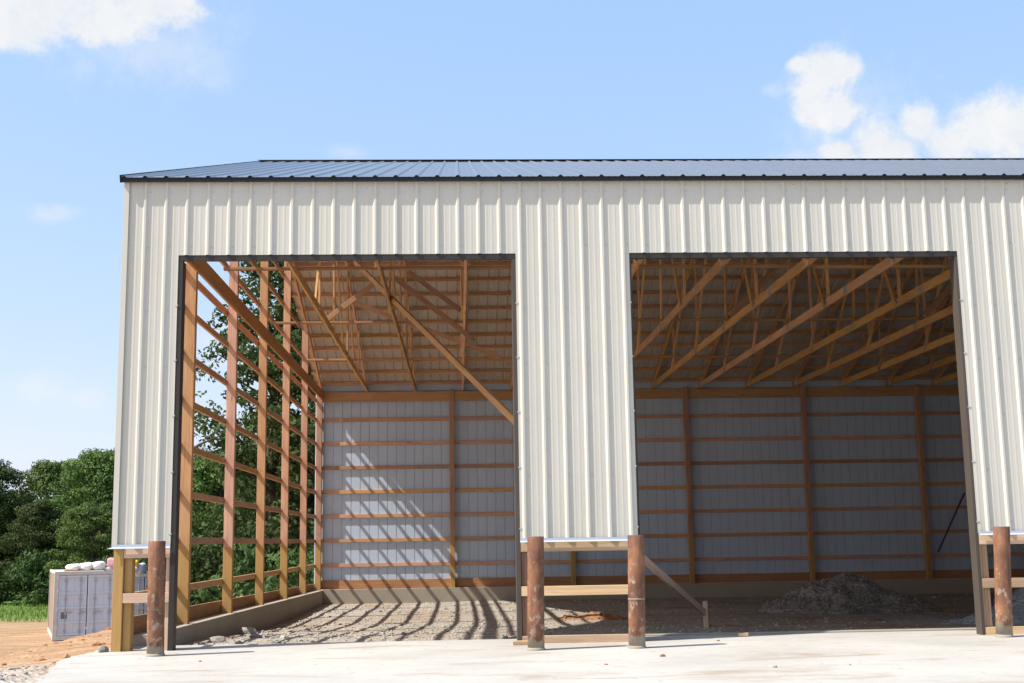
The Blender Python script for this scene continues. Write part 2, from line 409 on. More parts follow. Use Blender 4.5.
mb = MB(); mb.box(-.006, .052, -.0235, -.0205, ZB, ZT-.005, 0, .001); mb.box(-.006, -.003, -.0205, .03, ZB, ZT-.005, 0, .001)
mb.build('corner_trim', M['cream'], barn)
# roof
th = math.atan(SL); cs, sn = math.cos(th), math.sin(th)
for s in (0, 1):
    for x0, x1 in splits(-.03, BL+.03):
        mb = MB()
        if s == 0: mb.sheet(rib_profile(x0, x1), (0, -.075, ZE-.005), (1, 0, 0), (0, -sn, cs), (0, cs, sn), 9.205/cs, mi=0, mi2=1)
        else: mb.sheet(rib_profile(x0, x1), (0, BD+.075, ZE-.005), (1, 0, 0), (0, sn, cs), (0, -cs, sn), 9.205/cs, mi=0, mi2=1)
        mb.build('roof_panel', [M['charcoal'], M['roofliner']], barn)
for s in (0, 1):
    mb = MB(); pr = rib_profile(-.03, BL+.03); n = len(pr); yy = -.062 if s == 0 else BD+.062
    zz = ZE-.005+.012*SL-.0015
    for t, d in pr: mb.v.append(V((t, yy, zz+d*cs-.001)))
    for t, d in pr: mb.v.append(V((t, yy, zz-.035)))
    for t, d in pr: mb.v.append(V((t, yy+(.02 if s == 0 else -.02), zz-.035)))
    for i in range(n-1): mb.face((i, n+i, n+i+1, i+1)); mb.face((n+i, 2*n+i, 2*n+i+1, n+i+1))
    mb.build('rib_closure', M['eave'], barn)
    mb = MB(); yb = .012 if s == 0 else BD-.012
    mb.box(.05, BL-.03, min(yb, yb+.035*(1-2*s)), max(yb, yb+.035*(1-2*s)), ZE-.16, ZE+.012); mb.build('eave_blocking', M['liner'], barn)
zr = ZE-.005+9.225*SL+.02
mb = MB()                                         # ridge cap, with the closures that sit on the ribs
for s in (-1, 1):
    mb.beam((-.05, 9.15+s*.09, zr-.006), (BL+.05, 9.15+s*.09, zr-.006), .19, .006, (0, s*sn, cs))
mb.build('ridge_cap', M['charcoal'], barn)
mb = MB(); mb.box(-.035, BL+.035, -.066, -.044, ZE-.052, ZE-.008, 0, .002); mb.build('eave_trim', M['eave'], barn)
mb = MB(); mb.box(-.035, BL+.035, BD+.044, BD+.066, ZE-.062, ZE-.008, 0, .002); mb.build('eave_trim', M['eave'], barn)
for x in (-.035, BL+.035):
    mb = MB()
    for y0, y1 in ((-.078, 9.15), (BD+.078, 9.15)):
        a = V((x, y0, ZE-.02)); b = V((x, y1, ZE-.02+9.22*SL)); mb.beam(a, b, .018, .085, (0, 0, 1))
    mb.build('rake_trim', M['eave'], barn)
# opening trim: bronze header and jambs, right-hand jambs with bounce light in their colour
for i, (a, b) in enumerate(OPEN):
    mb = MB(); mb.box(a-.004, b+.004, .0035, .052, ZO-.062, ZO+.03, 0, .002); mb.build('header_trim', M['trim_unlit'], barn)
    mb = MB(); mb.box(a-.1, b+.1, .054, .10, ZO-.03, ZO+.25); mb.box(a-.1, b+.1, .15, .19, ZO-.03, ZO+.25); mb.build('door_header', M['skirt'], barn)
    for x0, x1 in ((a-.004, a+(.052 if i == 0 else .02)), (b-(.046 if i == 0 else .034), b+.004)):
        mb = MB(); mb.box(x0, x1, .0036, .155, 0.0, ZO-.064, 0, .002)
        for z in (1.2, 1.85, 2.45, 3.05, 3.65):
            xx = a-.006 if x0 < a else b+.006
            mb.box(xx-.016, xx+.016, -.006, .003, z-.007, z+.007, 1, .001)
        mb.build('jamb_trim', [M['trim_unlit' if x0 < a else 'trim'], M['screw']], barn)
# blue-filmed base trim under each pier + wood framing that shows below
PIER = [(0.0, .604), (4.286, 5.549), (9.256, 10.514), (14.206, 19.70)]
for i, (a, b) in enumerate(PIER):
    mb = MB()
    x0 = a-(.05 if i == 0 else .0); x1 = b+(.0 if i < 3 else .05)
    # flared strip: upright leg and kicked-out lip
    k = len(mb.v)
    pr = [(-.0235, ZB+.022), (-.0245, ZB-.004), (-.042, ZB-.020), (-.040, ZB-.023), (-.0215, ZB-.007), (-.0205, ZB+.022)]
    for x, inset in ((a, 0), (b, 0)):
        for j, (y, z) in enumerate(pr):
            xx = x
            if i == 0 and x == a and j in (2, 3): xx = a-.05
            mb.v.append(V((xx, y, z)))
    n = len(pr)
    for j in range(n): mb.face((k+j, k+(j+1) % n, k+n+(j+1) % n, k+n+j))
    mb.face(range(k, k+n)); mb.face(range(k+2*n-1, k+n-1, -1))
    mb.build('base_trim', M['film'], barn)
    e = .005; l = a if i == 0 else a+.006
    bx0, bx1 = (a+.12 if i == 0 else a+.005), b-.005
    def rail(z0, z1, name='rail', m='pine', x0=bx0, x1=bx1):
        mb = MB(); mb.box(x0, x1, e, e+.038, z0, z1); mb.build(name, M[m], barn)
    rail(.955, 1.09, 'girt'); rail(.492, .592)
    if i: rail(-.012, .08)
    for z in (1.74, 2.35, 2.97, 3.58, 4.5): rail(z, z+.089, 'girt')
# front posts
def post(x0, x1, y0, y1, z0, z1, plies='y', mat='post'):
    mb = MB(); n = 3
    for k in range(n):
        if plies == 'y':
            w = (y1-y0)/n; mb.box(x0+.001*k, x1-.001*(k % 2), y0+k*w, y0+(k+1)*w-.0015, z0, z1)
        else:
            w = (x1-x0)/n; mb.box(x0+k*w, x0+(k+1)*w-.0015, y0+.001*k, y1-.001*(k % 2), z0, z1)
    return mb.build('post', M[mat], barn)
post(.013, .116, .004, .115, -.02, 4.95)
post(.119, .198, .046, .185, -.02, 4.95)
fp = []
for i, (a, b) in enumerate(PIER):
    if i > 0:
        post(a+.012, a+.105, .046, .186, -.02, 4.95, 'x', 'skirt' if i == 1 else 'pine')
    if i < 3: 
        mb = MB(); mb.box(b-.052, b-.012, .0445, .186, -.02, 4.95); mb.build('post', M['pine'], barn)
post(BL-.16, BL-.02, .046, .186, -.02, 4.95)
# front wall plate carrying the trusses
mb = MB(); mb.box(.2, BL-.2, .20, .24, 4.66, 4.895); mb.build('wall_plate', M['skirt'], barn)
# left wall: posts on 10 ft centres run up into the gable
for k in range(1, 6):
    y = 3.05*k-.10
    post(.042, .182, y-.057, y+.057, .12-.0125*y-.03, zroof(y)-.18, 'y')
post(.042, .182, BD-.195, BD-.05, -.06, 5.0, 'y')
GZ = [.53+.61*i for i in range(7)]
for z in GZ:
    mb = MB(); zz = z-.045
    cuts = [.12, 6.1*1-.1, 12.1, BD-.005]
    for a, b in zip(cuts, cuts[1:]): mb.box(.001, .039, a+.003, b-.001, zz, zz+.089)
    mb.build('girt', M['girt'], barn)
for i, z in enumerate((5.42, 6.03, 6.64, 7.25)):
    ya = (z+.2-ZE)/SL; mb = MB(); mb.box(-.012, .026, ya, BD-ya, z-.045, z+.045); mb.build('girt', M['girt'], barn)
mb = MB(); mb.box(-.014, .026, .12, BD-.02, 4.64, 4.74); mb.build('gable_plate', M['skirt'], barn)
mb = MB(); mb.box(.186, .225, .26, BD-.20, 4.66, 4.90); mb.build('wall_plate', M['skirt'], barn)
for s in (0, 1):                                   # gable rafters (double top chord of the end frame)
    mb = MB()
    y0, y1 = (.15, 9.15) if s == 0 else (BD-.15, 9.15)
    mb.beam((.16, y0, zroof(y0)-.16), (.16, y1, zroof(y1)-.16), .038, .14); mb.build('rafter', M['truss'], barn)
mb = MB()
for k in range(3): mb.beam((-.02, .2+k*6.05, .10-.0125*(.2+k*6.05)+.10), (-.02, .2+(k+1)*6.05-.01, .10-.0125*(.2+(k+1)*6.05)+.10), .038, .235)
mb.build('skirt_board', M['skirt'], barn)
# back wall
BP = [3.465, 6.50, 9.50, 12.57, 15.57, 18.2]
for x in BP: post(x-.057, x+.057, BD-.20, BD-.055, -.12, 4.93, 'x')
post(BL-.18, BL-.04, BD-.20, BD-.055, -.06, 4.93, 'x')
for z in [.535+.608*i for i in range(7)]:
    mb = MB(); xs = [.03, 5.0, 9.5, 14.2, BL-.02]
    for a, b in zip(xs, xs[1:]): mb.box(a, b-.004, BD-.051, BD-.010, z-.045, z+.045)
    mb.build('girt', M['girt'], barn)
mb = MB(); mb.box(.186, BL-.19, BD-.135, BD-.097, 4.635, 4.885); mb.build('wall_plate', M['girt'], barn)
mb = MB(); mb.box(.03, BL-.02, BD-.050, BD-.008, -.05, .165); mb.build('skirt_board', M['skirt'], barn)
# right wall
for k in range(1, 6):
    y = 3.05*k-.1; post(BL-.19, BL-.05, y-.057, y+.057, -.1, 4.93, 'y')
for z in GZ:
    mb = MB(); mb.box(BL-.048, BL-.01, .03, BD-.06, z-.045, z+.045); mb.build('girt', M['girt'], barn)
mb = MB(); mb.box(BL-.228, BL-.193, .26, BD-.2, 4.66, 4.90); mb.build('wall_plate', M['girt'], barn)
# foundation
mb = MB()
def hexa(mb, pts):
    k = len(mb.v); mb.v += [V(p) for p in pts]
    for f in ((3, 2, 1, 0), (4, 5, 6, 7), (0, 1, 5, 4), (1, 2, 6, 5), (2, 3, 7, 6), (3, 0, 4, 7)): mb.face([k+i for i in f])
hexa(mb, [(.03, .75, -.9), (.25, .75, -.9), (.25, BD, -.9), (.03, BD, -.9), (.03, .75, .115), (.25, .75, .115), (.25, BD, -.07), (.03, BD, -.07)])
mb.build('foundation_wall', M['foundation'], barn)
mb = MB(); hexa(mb, [(.252, 18.03, -.9), (BL, 18.03, -.9), (BL, BD, -.9), (.252, BD, -.9), (.252, 18.03, -.055), (BL, 18.03, -.055), (BL, BD, -.055), (.252, BD, -.055)])
mb.build('foundation_wall', M['foundation'], barn)
mb = MB(); hexa(mb, [(BL-.25, .75, -.9), (BL-.02, .75, -.9), (BL-.02, 18.02, -.9), (BL-.25, 18.02, -.9), (BL-.25, .75, .1), (BL-.02, .75, .1), (BL-.02, 18.02, -.06), (BL-.25, 18.02, -.06)])
mb.build('foundation_wall', M['foundation'], barn)
# purlins
def purlin(y):
    s = 1 if y < 9.15 else -1; z = zroof(y)-.052; mb = MB()
    cuts = [-.02, 4.9, 9.8, 14.7, BL+.02]
    for a, b in zip(cuts, cuts[1:]): mb.beam((a, y, z), (b-.004, y, z), .038, .085, (0, -sn*s, cs))
    mb.build('purlin', M['truss'], barn)
for k in range(15):
    purlin(.18+.615*k); purlin(BD-.18-.615*k)
# trusses
def beam_b(p0, p1, m='truss', parent=barn, name='web', w=.038, h=.089, upv=(0, 0, 1)):
    mb = MB(); mb.beam(p0, p1, w, h, upv); return mb.build(name, M[m], parent)
NODES = [3.7, 7.0, 9.45, 12.2, 15.1]
def zt(y): return zroof(y)-.175       # top chord centre
t0 = bpy.data.objects.new('roof_truss', None); COL.objects.link(t0); t0.parent = barn
mb = MB(); mb.beam((0, .14, 4.97), (0, BD-.06, 4.97), .038, .14)
for y in [.35, 3.7, 5.9, 7.0, 9.45, 12.2, 15.1, 17.9]:
    for s_ in (-1, 1): mb.beam((s_*.0198, y-.1, 4.965), (s_*.0198, y+.1, 4.965), .0016, .115, (0, 0, 1), 1, .0003)
mb.build('bottom_chord', [M['truss'], M['screw']], t0)
for s in (0, 1):
    y0 = .02 if s == 0 else BD-.02
    beam_b((0, y0, zt(y0)), (0, 9.15, zt(9.15)), 'truss', t0, 'top_chord', .038, .14)
tops = [3.7, 7.0, 9.15, 12.2, 15.1]
for yb, yt in zip(NODES, tops): beam_b((.0395, yb, 4.93), (.0395, yt, zt(yt)), 'truss', t0, 'web', .036, .089, (0, 1, 0))
for yb, yt in ((3.7, 5.9), (7.0, 8.75), (12.2, 9.5), (15.1, 13.0)):
    beam_b((-.0385, yb, 4.93), (-.0385, yt, zt(yt)), 'truss', t0, 'web', .036, .089, (0, 1, 0))
t0.location = (1.31, 0, 0)
for k in range(1, 15):
    t = copy_tree(t0, barn); t.location = (1.31+1.2255*k, 0, 0)
# lateral bracing along the bottom chords
for y in (4.53, 9.05, 13.7):
    beam_b((.23, y, 5.065), (9.0, y, 5.065), 'brace', barn, 'lateral_brace', .089, .038)
    beam_b((9.0, y+.1, 5.065), (BL-.25, y+.1, 5.065), 'brace', barn, 'lateral_brace', .089, .038)
# diagonal braces in the left bay
beam_b((1.74, 9.2, 6.24), (4.40, .26, 2.24), 'brace', barn, 'diagonal_brace', .038, .1, (0, -.5, 1))
beam_b((2.498, 9, 5.88), (3.95, 9, 4.70), 'brace', barn, 'diagonal_brace', .038, .1)
beam_b((2.737, 9.06, 6.01), (3.706, 9.06, 5.271), 'brace', barn, 'diagonal_brace', .038, .09)
beam_b((1.20, 9.12, 5.10), (2.296, 9.12, 5.956), 'brace', barn, 'diagonal_brace', .038, .095)
beam_b((1.516, 12, 6.001), (4.514, 12, 4.839), 'brace', barn, 'diagonal_brace', .038, .1)
beam_b((3.79, 9.15, 4.9), (3.79, 9.15, 7.6), 'brace', barn, 'diagonal_brace', .038, .1)
for i in range(3): beam_b((5.0+3.66*i, 8.9, 5.1), (7.4+3.66*i, 8.9, 7.5), 'brace', barn, 'diagonal_brace', .038, .12)

# ------------------------------------------------------------------ ground
def smooth(a, b, x):
    t = max(0, min(1, (x-a)/(b-a))); return t*t*(3-2*t)
def fbm(x, y, s, oct=4):
    v = 0; a = 1
    for k in range(oct): v += a*noise.noise(V((x*s, y*s, 3.7+k))); s *= 2.1; a *= .5
    return v
def zground(x, y):
    d = max(0, -.25-x) if y > -5 else max(0, -.6-x)
    db = max(0, y-(BD+.8)); dr = max(0, x-(BL+1)); d = math.sqrt(d*d+db*db+dr*dr)
    z = -.05-.095*min(d, 1.75)-2.25*min(1, max(0, d-1.7)/8.6)**.92
    fl = smooth(8, 3, abs(d-2.5)+3)
    z += .03*fbm(x, y, .9)*min(1, d*.8)+.10*fbm(x, y, .22)*smooth(3, 12, d)
    if -.02 < x < BL and y > .3 and y < BD+.2: z = -1.2
    if x >= -.02 and y <= .5: z = min(z, -.2)
    elif x > -.35 and y < .6: z = min(z, -.10)
    return z
def axis(lo, hi, fine0, fine1, step):
    a = []; x = fine0
    while x <= fine1: a.append(x); x += step
    g = step; x = fine1
    while x < hi: g *= 1.16; x += g; a.append(x)
    g = step; x = fine0
    while x > lo: g *= 1.16; x -= g; a.insert(0, x)
    return a
xs = axis(-900, 900, -6, .8, .11); ys = axis(-300, 1500, -5, 7, .14)
mb = MB(); ny = len(ys)
for x in xs:
    for y in ys: mb.v.append(V((x, y, zground(x, y))))
for i in range(len(xs)-1):
    for j in range(ny-1): mb.face((i*ny+j, (i+1)*ny+j, (i+1)*ny+j+1, i*ny+j+1))
tag(mb.build('ground', M['ground'], None, True), 'orange dirt and gravel ground falling away left of the barn to grass', 'ground', None, 'structure')
# apron
mb = MB()
left = [(-.13, .70), (-.16, .45), (-.19, .28), (-.17, -.1), (-.24, -.4), (-.23, -.83), (-.10, -1.5), (.06, -2.1), (.2, -2.75), (.25, -3.4), (.3, -6), (.3, -16)]
rightx = 30
k = 0
# subdivide left edge raggedly
poly = []
for (x0, y0), (x1, y1) in zip(left, left[1:]):
    n = 6 if y1 > -4 else 1
    for t in range(n):
        u = t/n; poly.append((x0+(x1-x0)*u+random.uniform(-.02, .02), y0+(y1-y0)*u))
poly.append(left[-1]); n = len(poly)
for x, y in poly: mb.v.append(V((x, y, 0)))
for x, y in poly: mb.v.append(V((rightx, y, 0)))
for x, y in poly: mb.v.append(V((x-.015, y, -.5)))
for x, y in poly: mb.v.append(V((rightx, y, -.5)))
for i in range(n-1):
    mb.face((i, i+1, n+i+1, n+i)); mb.face((i, 2*n+i, 2*n+i+1, i+1))
mb.face((0, n, 3*n, 2*n))
tag(mb.build('concrete_apron', M['apron']), 'pale concrete apron slab in front of the barn', 'apron', None, 'structure')
mb = MB(); mb.box(5.0, BL, .702, .79, -.4, .022, 0, .01)
tag(mb.build('slab_curb', M['footing']), 'low concrete curb along the inner edge of the slab', 'curb', None, 'structure')
# interior floor
def zfloor(x, y):
    z = -.10-.30*smooth(1.0, 11, y)
    z += .010*fbm(x, y, 1.4, 4)+.022*fbm(x, y, .35, 2)+.012*noise.noise(V((x*.7, y*4.5, 1)))
    return z-.06*smooth(1.2, .7, y)
def grid(x0, x1, y0, y1, st, zf):
    mb = MB(); nx = int((x1-x0)/st)+1; ny = int((y1-y0)/st)+1
    for i in range(nx):
        for j in range(ny):
            x = x0+(x1-x0)*i/(nx-1); y = y0+(y1-y0)*j/(ny-1); mb.v.append(V((x, y, zf(x, y))))
    for i in range(nx-1):
        for j in range(ny-1): mb.face((i*ny+j, (i+1)*ny+j, (i+1)*ny+j+1, i*ny+j+1))
    return mb
tag(grid(.24, BL-.2, .69, 18.05, .12, zfloor).build('gravel_floor', M['gravel'], None, True), 'gravel and dirt floor inside the barn', 'floor', None, 'structure')
# stones
def rock(mb, c, r, sub=1):
    import bmesh
    bm = bmesh.new(); bmesh.ops.create_icosphere(bm, subdivisions=sub, radius=1)
    sx, sy, sz = r*random.uniform(.7, 1.3), r*random.uniform(.7, 1.3), r*random.uniform(.45, .8); rz = random.random()*6.28; o = random.random()*99
    k = len(mb.v); c_, s_ = math.cos(rz), math.sin(rz)
    for v in bm.verts:
        p = v.co*(1+.35*noise.noise(v.co*1.3+V((o, 0, 0))))
        x, y = p.x*sx, p.y*sy; mb.v.append(V((c[0]+x*c_-y*s_, c[1]+x*s_+y*c_, c[2]+p.z*sz)))
    for f in bm.faces: mb.face([k+v.index for v in f.verts])
    bm.free()
mb = MB()
for i in range(4200):
    x = random.uniform(.35, 18) if i % 3 else random.uniform(.35, 7); y = .8+(random.random()**1.3)*17
    rock(mb, (x, y, zfloor(x, y)+.004), random.choice((.010, .012, .015, .018, .022, .03)) if i % 25 else random.uniform(.03, .05))
tag(mb.build('gravel', M['stone']), 'loose stones scattered over the barn floor', 'gravel', None, 'stuff')
mb = MB()
for i in range(900):
    x = random.uniform(-4.5, -.2); y = random.uniform(-4, -.3)
    if x > -.35 and y < .8 and x > -.3: continue
    rock(mb, (x, y, zground(x, y)+.004), random.choice((.01, .015, .02, .03)))
tag(mb.build('gravel', M['stone']), 'loose gravel along the left edge of the slab', 'gravel', None, 'stuff')
mb = MB()
for i in range(900):
    x = random.uniform(-9, -.3); y = random.uniform(-.5, 22); rock(mb, (x, y, zground(x, y)), random.choice((.012, .018, .025, .04, .06)))
tag(mb.build('dirt_clods', M['clay']), 'orange clods strewn over the bare dirt left of the barn', 'dirt clods', None, 'stuff')
for (x, y, r, l) in [(.62, 2.6, .085, 'pale rock beside the left foundation wall near the slab'), (.98, 3.3, .07, 'smaller rock just right of the pale rock by the left foundation wall'), (.5, 5.6, .11, 'grey rock against the left foundation wall halfway to the back')]:
    mb = MB(); rock(mb, (0, 0, 0), r, 3); o = mb.build('rock', M['stone'], None, True); o.location = (x, y, zfloor(x, y)+r*.25); tag(o, l, 'rock')
# piles
def mound(name, cx, cy, rx, ry, h, m, label, cat, lobes=(), rocks=200, rr=(.02, .05), rough=.16, zf=zfloor):
    def zz(x, y):
        z = 0
        for (ox, oy, a, b, hh) in ((0, 0, rx, ry, h),)+tuple(lobes):
            q = math.sqrt(((x-ox)/a)**2+((y-oy)/b)**2); q += .18*fbm(x+cx, y+cy, .9, 3)
            z = max(z, hh*(max(0, 1-q)**.9))
        return z*(1+rough*fbm(x+cx, y+cy, 2.6, 4))-.03
    R_ = max([rx, ry]+[max(abs(l[0])+l[2], abs(l[1])+l[3]) for l in lobes])*1.15
    mb = grid(-R_, R_, -R_, R_, R_/45, lambda x, y: zz(x, y)-.05)
    for i in range(rocks):
        a = random.random()*6.28; q = math.sqrt(random.random()); x = q*math.cos(a)*rx; y = q*math.sin(a)*ry
        rock(mb, (x, y, zz(x, y)-.04), random.uniform(*rr))
    o = mb.build(name, M[m], None, False); o.location = (cx, cy, zf(cx, cy)); tag(o, label, cat)
    return o
mound('gravel_pile', 11.4, 11.8, 1.85, 1.5, .80, 'darkgravel', 'dark heap of dusty gravel in the shade of the right bay', 'gravel pile', ((.75, -.7, 1.0, .8, .42), (-.4, .1, 1.2, 1.0, .5), (.2, .2, .6, .6, .74)), 700)
mound('gravel_pile', 13.3, 4.2, 2.6, 2.0, 1.15, 'bluegravel', 'blue grey crushed stone heap behind the rightmost bollard', 'gravel pile', (), 500, (.015, .035), .08)
mound('clay_mound', 6.1, 10.5, .85, .55, .21, 'clay', 'low orange clay mound on the floor behind the paired bollards', 'clay mound', ((-.4, 0, .5, .45, .2), (.35, -.05, .5, .4, .18)), 40, (.02, .06), .14)
mound('clay_mound', 7.4, 4.6, 1.1, .45, .10, 'clay', 'flat reddish clay spread beside the wooden stake', 'clay mound', (), 20, (.02, .05))

# ------------------------------------------------------------------ bollards
def bollard(x, y, topx, h, label, seam=None, collar=.13):
    root = thing('bollard', label, 'bollard', (x, y, 0), 'rusty steel pipe bollards at the door piers')
    lean = (topx-x)
    mb = MB(); r = .084
    pr = [(r, 0), (r, .3), (r, .6), (r, .9), (r, h-.006), (r-.004, h), (r-.011, h), (r-.012, h-.08)]
    mb.lathe(pr, 32)
    for v in mb.v: v.x += lean*v.z/h
    o = mb.build('pipe', M['rust'], root, True)
    if seam:
        s = MB(); s.lathe([(r, seam-.006), (r+.003, seam-.003), (r+.003, seam+.003), (r, seam+.006)], 32)
        for v in s.v: v.x += lean*v.z/h
        s.build('weld_ring', M['footing'], o, True)
    c = MB(); c.lathe([(r+.012, -.01), (r+.009, .012), (r-.002, .03)], 32)
    c.build('concrete_collar', M['footing'], root, True)
    return root
bollard(.618, -.59, .60, 1.127, 'rusty pipe bollard standing at the left corner of the barn', None, .10)
bollard(4.39, -.76, 4.405, 1.113, 'rusty pipe bollard at the left side of the middle pier', None, .14)
bollard(5.397, -.76, 5.42, 1.111, 'rusty pipe bollard with a pale ring at the right side of the middle pier', .48, .07)
bollard(9.325, -.30, 9.385, 1.141, 'rusty scraped pipe bollard in front of the right pier, farthest right', None, .11)

# ------------------------------------------------------------------ stake, leaning board, wood bits
mb = MB(); mb.beam((0, 0, -.1), (0, .02, .33), .06, .04, (0, 1, 0)); o = mb.build('stake', M['pine']); o.location = (7.03, 4.0, zfloor(7.03, 4)+.04); tag(o, 'short wooden stake driven in the floor at the foot of the leaning board', 'stake')
mb = MB(); mb.beam((5.55, .22, .93), (7.0, 3.95, .06), .038, .089); o = mb.build('leaning_board', M['weathered']); tag(o, 'long board sloping from behind the bollard down to a stake', 'board')
mb = MB(); mb.box(-.08, .075, -.06, .05, 0, .038); o = mb.build('wood_block', M['pine']); o.location = (4.27, -.08, .001); tag(o, 'flat wood block under the foot of the middle pier jamb', 'wood block')
mb = MB(); mb.beam((-.05, 0, .02), (.06, .01, .025), .05, .035); o = mb.build('wood_scrap', M['pine']); o.location = (6.72, .40, 0); tag(o, 'small pale wood scrap lying on the slab near its inner edge', 'wood scrap')
mb = MB(); mb.beam((16.55, 17.97, 2.1), (15.75, 17.95, .62), .03, .042); o = mb.build('dark_board', M['trim']); tag(o, 'dark strip leaning diagonally on the back wall of the right bay', 'strip')
for i, (x, y, r, l) in enumerate([(4.9, -2.35, .014, 'tiny clod on the slab below the middle pier'), (6.25, -2.85, .02, 'dark clod on the slab nearest the camera, right of the middle pier'), (6.9, -2.8, .012, 'small tan clod right of the dark clod on the slab'), (6.35, -.1, .016, 'small stone on the slab just right of the ringed bollard'), (5.5, -1.7, .025, 'flat brown crumb on the slab below the ringed bollard'), (1.2, -1.3, .014, 'small pebble on the slab right of the corner bollard')]):
    mb = MB(); rock(mb, (0, 0, 0), r, 2); o = mb.build('clod', M['clay' if i != 1 else 'darkgravel']); o.location = (x, y, r*.3); tag(o, l, 'clod')
mb = MB(); rock(mb, (0, 0, 0), .06, 2); o = mb.build('rock', M['plate']); o.location = (-.06, .02, .02); tag(o, 'small dark stone at the foot of the left corner post', 'rock')

# ------------------------------------------------------------------ shipping containers
def container(x, y, z, rz, body, label, W=2.44, H=2.59, L=6.06):
    c = thing('shipping_container', label, 'container', (x, y, z), 'shipping containers left of the barn', rz)
    mb = MB()                                     # frame
    for xx in (0, W-.16): mb.box(xx, xx+.16, -.02, .16, 0, H)
    mb.box(.16, W-.16, -.015, .14, H-.14, H-.002); mb.box(.16, W-.16, -.015, .14, .0, .16)
    for xx in (0, W-.14): mb.box(xx, xx+.14, L-.15, L, 0, H)
    for xx in (0, W-.10): mb.box(xx+.002, xx+.098, .16, L-.15, 0.001, .16); mb.box(xx+.002, xx+.098, .16, L-.15, H-.1, H-.001)
    mb.build('frame', M['boxframe'], c)
    for xx, s in ((.03, -1), (W-.03, 1)):           # corrugated sides
        pr = []; t = .16; q = 0
        while t < L-.2:
            for a, d in ((0, 0), (.07, 0), (.12, .036), (.19, .036), (.24, 0)): pr.append((t+a, d))
            t += .26
        mb = MB(); mb.sheet(pr, (xx, 0, .15), (0, 1, 0), (-s, 0, 0), (0, 0, 1), H-.24, .003, 0, 0); mb.build('side_wall', M['boxside'], c)
    mb = MB(); mb.box(.1, W-.1, .14, L-.14, H-.04, H-.015); mb.build('roof', body, c)
    mb = MB(); mb.box(.1, W-.1, L-.06, L-.02, .1, H-.1); mb.build('end_wall', body, c)
    dw = (W-.36)/2
    for k in (0, 1):
        x0 = .165+k*(dw+.03); mb = MB()
        mb.box(x0, x0+dw, .04, .07, .17, H-.15)
        # pressed frames: rails and stiles stand proud, four recessed panel rows
        hs = [.17, .62, 1.17, 1.72, H-.24]
        for hz in hs: mb.box(x0+.004, x0+dw-.004, .004, .0395, hz, hz+.085)
        for xx in (x0+.002, x0+dw*.46, x0+dw-.092): mb.box(xx, xx+.09, .0235, .0392, .172, H-.152)
        d = mb.build('door', body, c)
        for f in (.26, .78):
            r = MB(); xx = x0+dw*f; r.tube([(xx, .004, .1), (xx, .004, H-.08)], .015, 8)
            for hz in (.3, .95, 1.5, 2.2): r.box(xx-.05, xx+.05, -.012, .022, hz, hz+.07)
            r.build('lock_rod', M['rod'], d)
        h = MB()
        for f in (.26, .78): h.box(x0+dw*f-.02, x0+dw*f+.26, -.03, -.012, 1.02, 1.06)
        h.build('handle', M['rod'], d)
        g = MB(); ex = x0-.05 if k == 0 else x0+dw-.02
        for hz in (.4, 1.1, 1.8, 2.3): g.box(ex, ex+.07, -.012-.02, .012-.02, hz, hz+.12)
        g.build('hinge', M['boxframe'], d)
        if k == 0:
            g = MB(); g.box(x0+.12, x0+.34, .030, .0385, .80, 1.05); g.build('data_plate', M['plate'], d)
    return c
YC = 35.8
CR = R(19.5)
container(-11.95, YC, -2.42, CR, M['boxwhite'], 'white blue shipping container with closed double doors and white sacks on its roof')
container(-12.05, 45.0, -2.75, R(14), M['boxgrey'], 'greyer shipping container half hidden behind the corner post')
ct = -2.42+2.59
def on_roof(dx, dy):
    return (-11.95+dx*math.cos(CR)-dy*math.sin(CR), YC+dx*math.sin(CR)+dy*math.cos(CR))
def lump(name, c, sx, sy, sz, m, label, cat, group=None, boxy=.5):
    import bmesh
    bm = bmesh.new(); bmesh.ops.create_cube(bm, size=2); bmesh.ops.subdivide_edges(bm, edges=bm.edges[:], cuts=5, use_grid_fill=True)
    mb = MB(); o = random.random()*50
    for v in bm.verts:
        n = v.co.normalized(); p = v.co*boxy*.75+n*(1-boxy*.75)*1.15
        p *= 1+.16*noise.noise(p*1.6+V((o, 0, 0)))+.07*noise.noise(p*4+V((o, 3, 0)))
        mb.v.append(V((p.x*sx, p.y*sy, (p.z+.8)*sz)))
    for f in bm.faces: mb.face([v.index for v in f.verts])
    bm.free(); ob = mb.build(name, m, None, True); ob.location = c; return tag(ob, label, cat, group)
mb = MB()
for k in range(3): mb.beam((*on_roof(.35+.02*k, .25+.3*k), ct+.03), (*on_roof(1.85+.1*k, .3+.3*k), ct+.035), .25, .045, (0, 0, 1))
tag(mb.build('plank_stack', M['brace']), 'brown planks lying on the white container roof under the sacks', 'planks')
lump('sack', (*on_roof(.72, .45), ct+.06), .27, .35, .12, M['sack'], 'leftmost flat white sack on the container roof', 'sack', 'white sacks on the container')
lump('sack', (*on_roof(1.2, .45), ct+.06), .27, .35, .14, M['sack'], 'white sack in the middle of the container roof', 'sack', 'white sacks on the container')
lump('sack', (*on_roof(1.62, .4), ct+.06), .25, .32, .16, M['sack'], 'plumpest white sack, right of the middle one on the roof', 'sack', 'white sacks on the container', .3)
lump('sack', (*on_roof(1.97, .35), ct+.0), .16, .2, .07, M['pale'], 'small crumpled pale sack beside the red bundle', 'sack', 'white sacks on the container', .2)
lump('bundle', (*on_roof(2.17, .45), ct+.0), .2, .25, .26, M['redbag'], 'red and pink wrapped bundle at the right end of the container roof', 'bundle', None, .9)
ct2 = -2.75+2.59
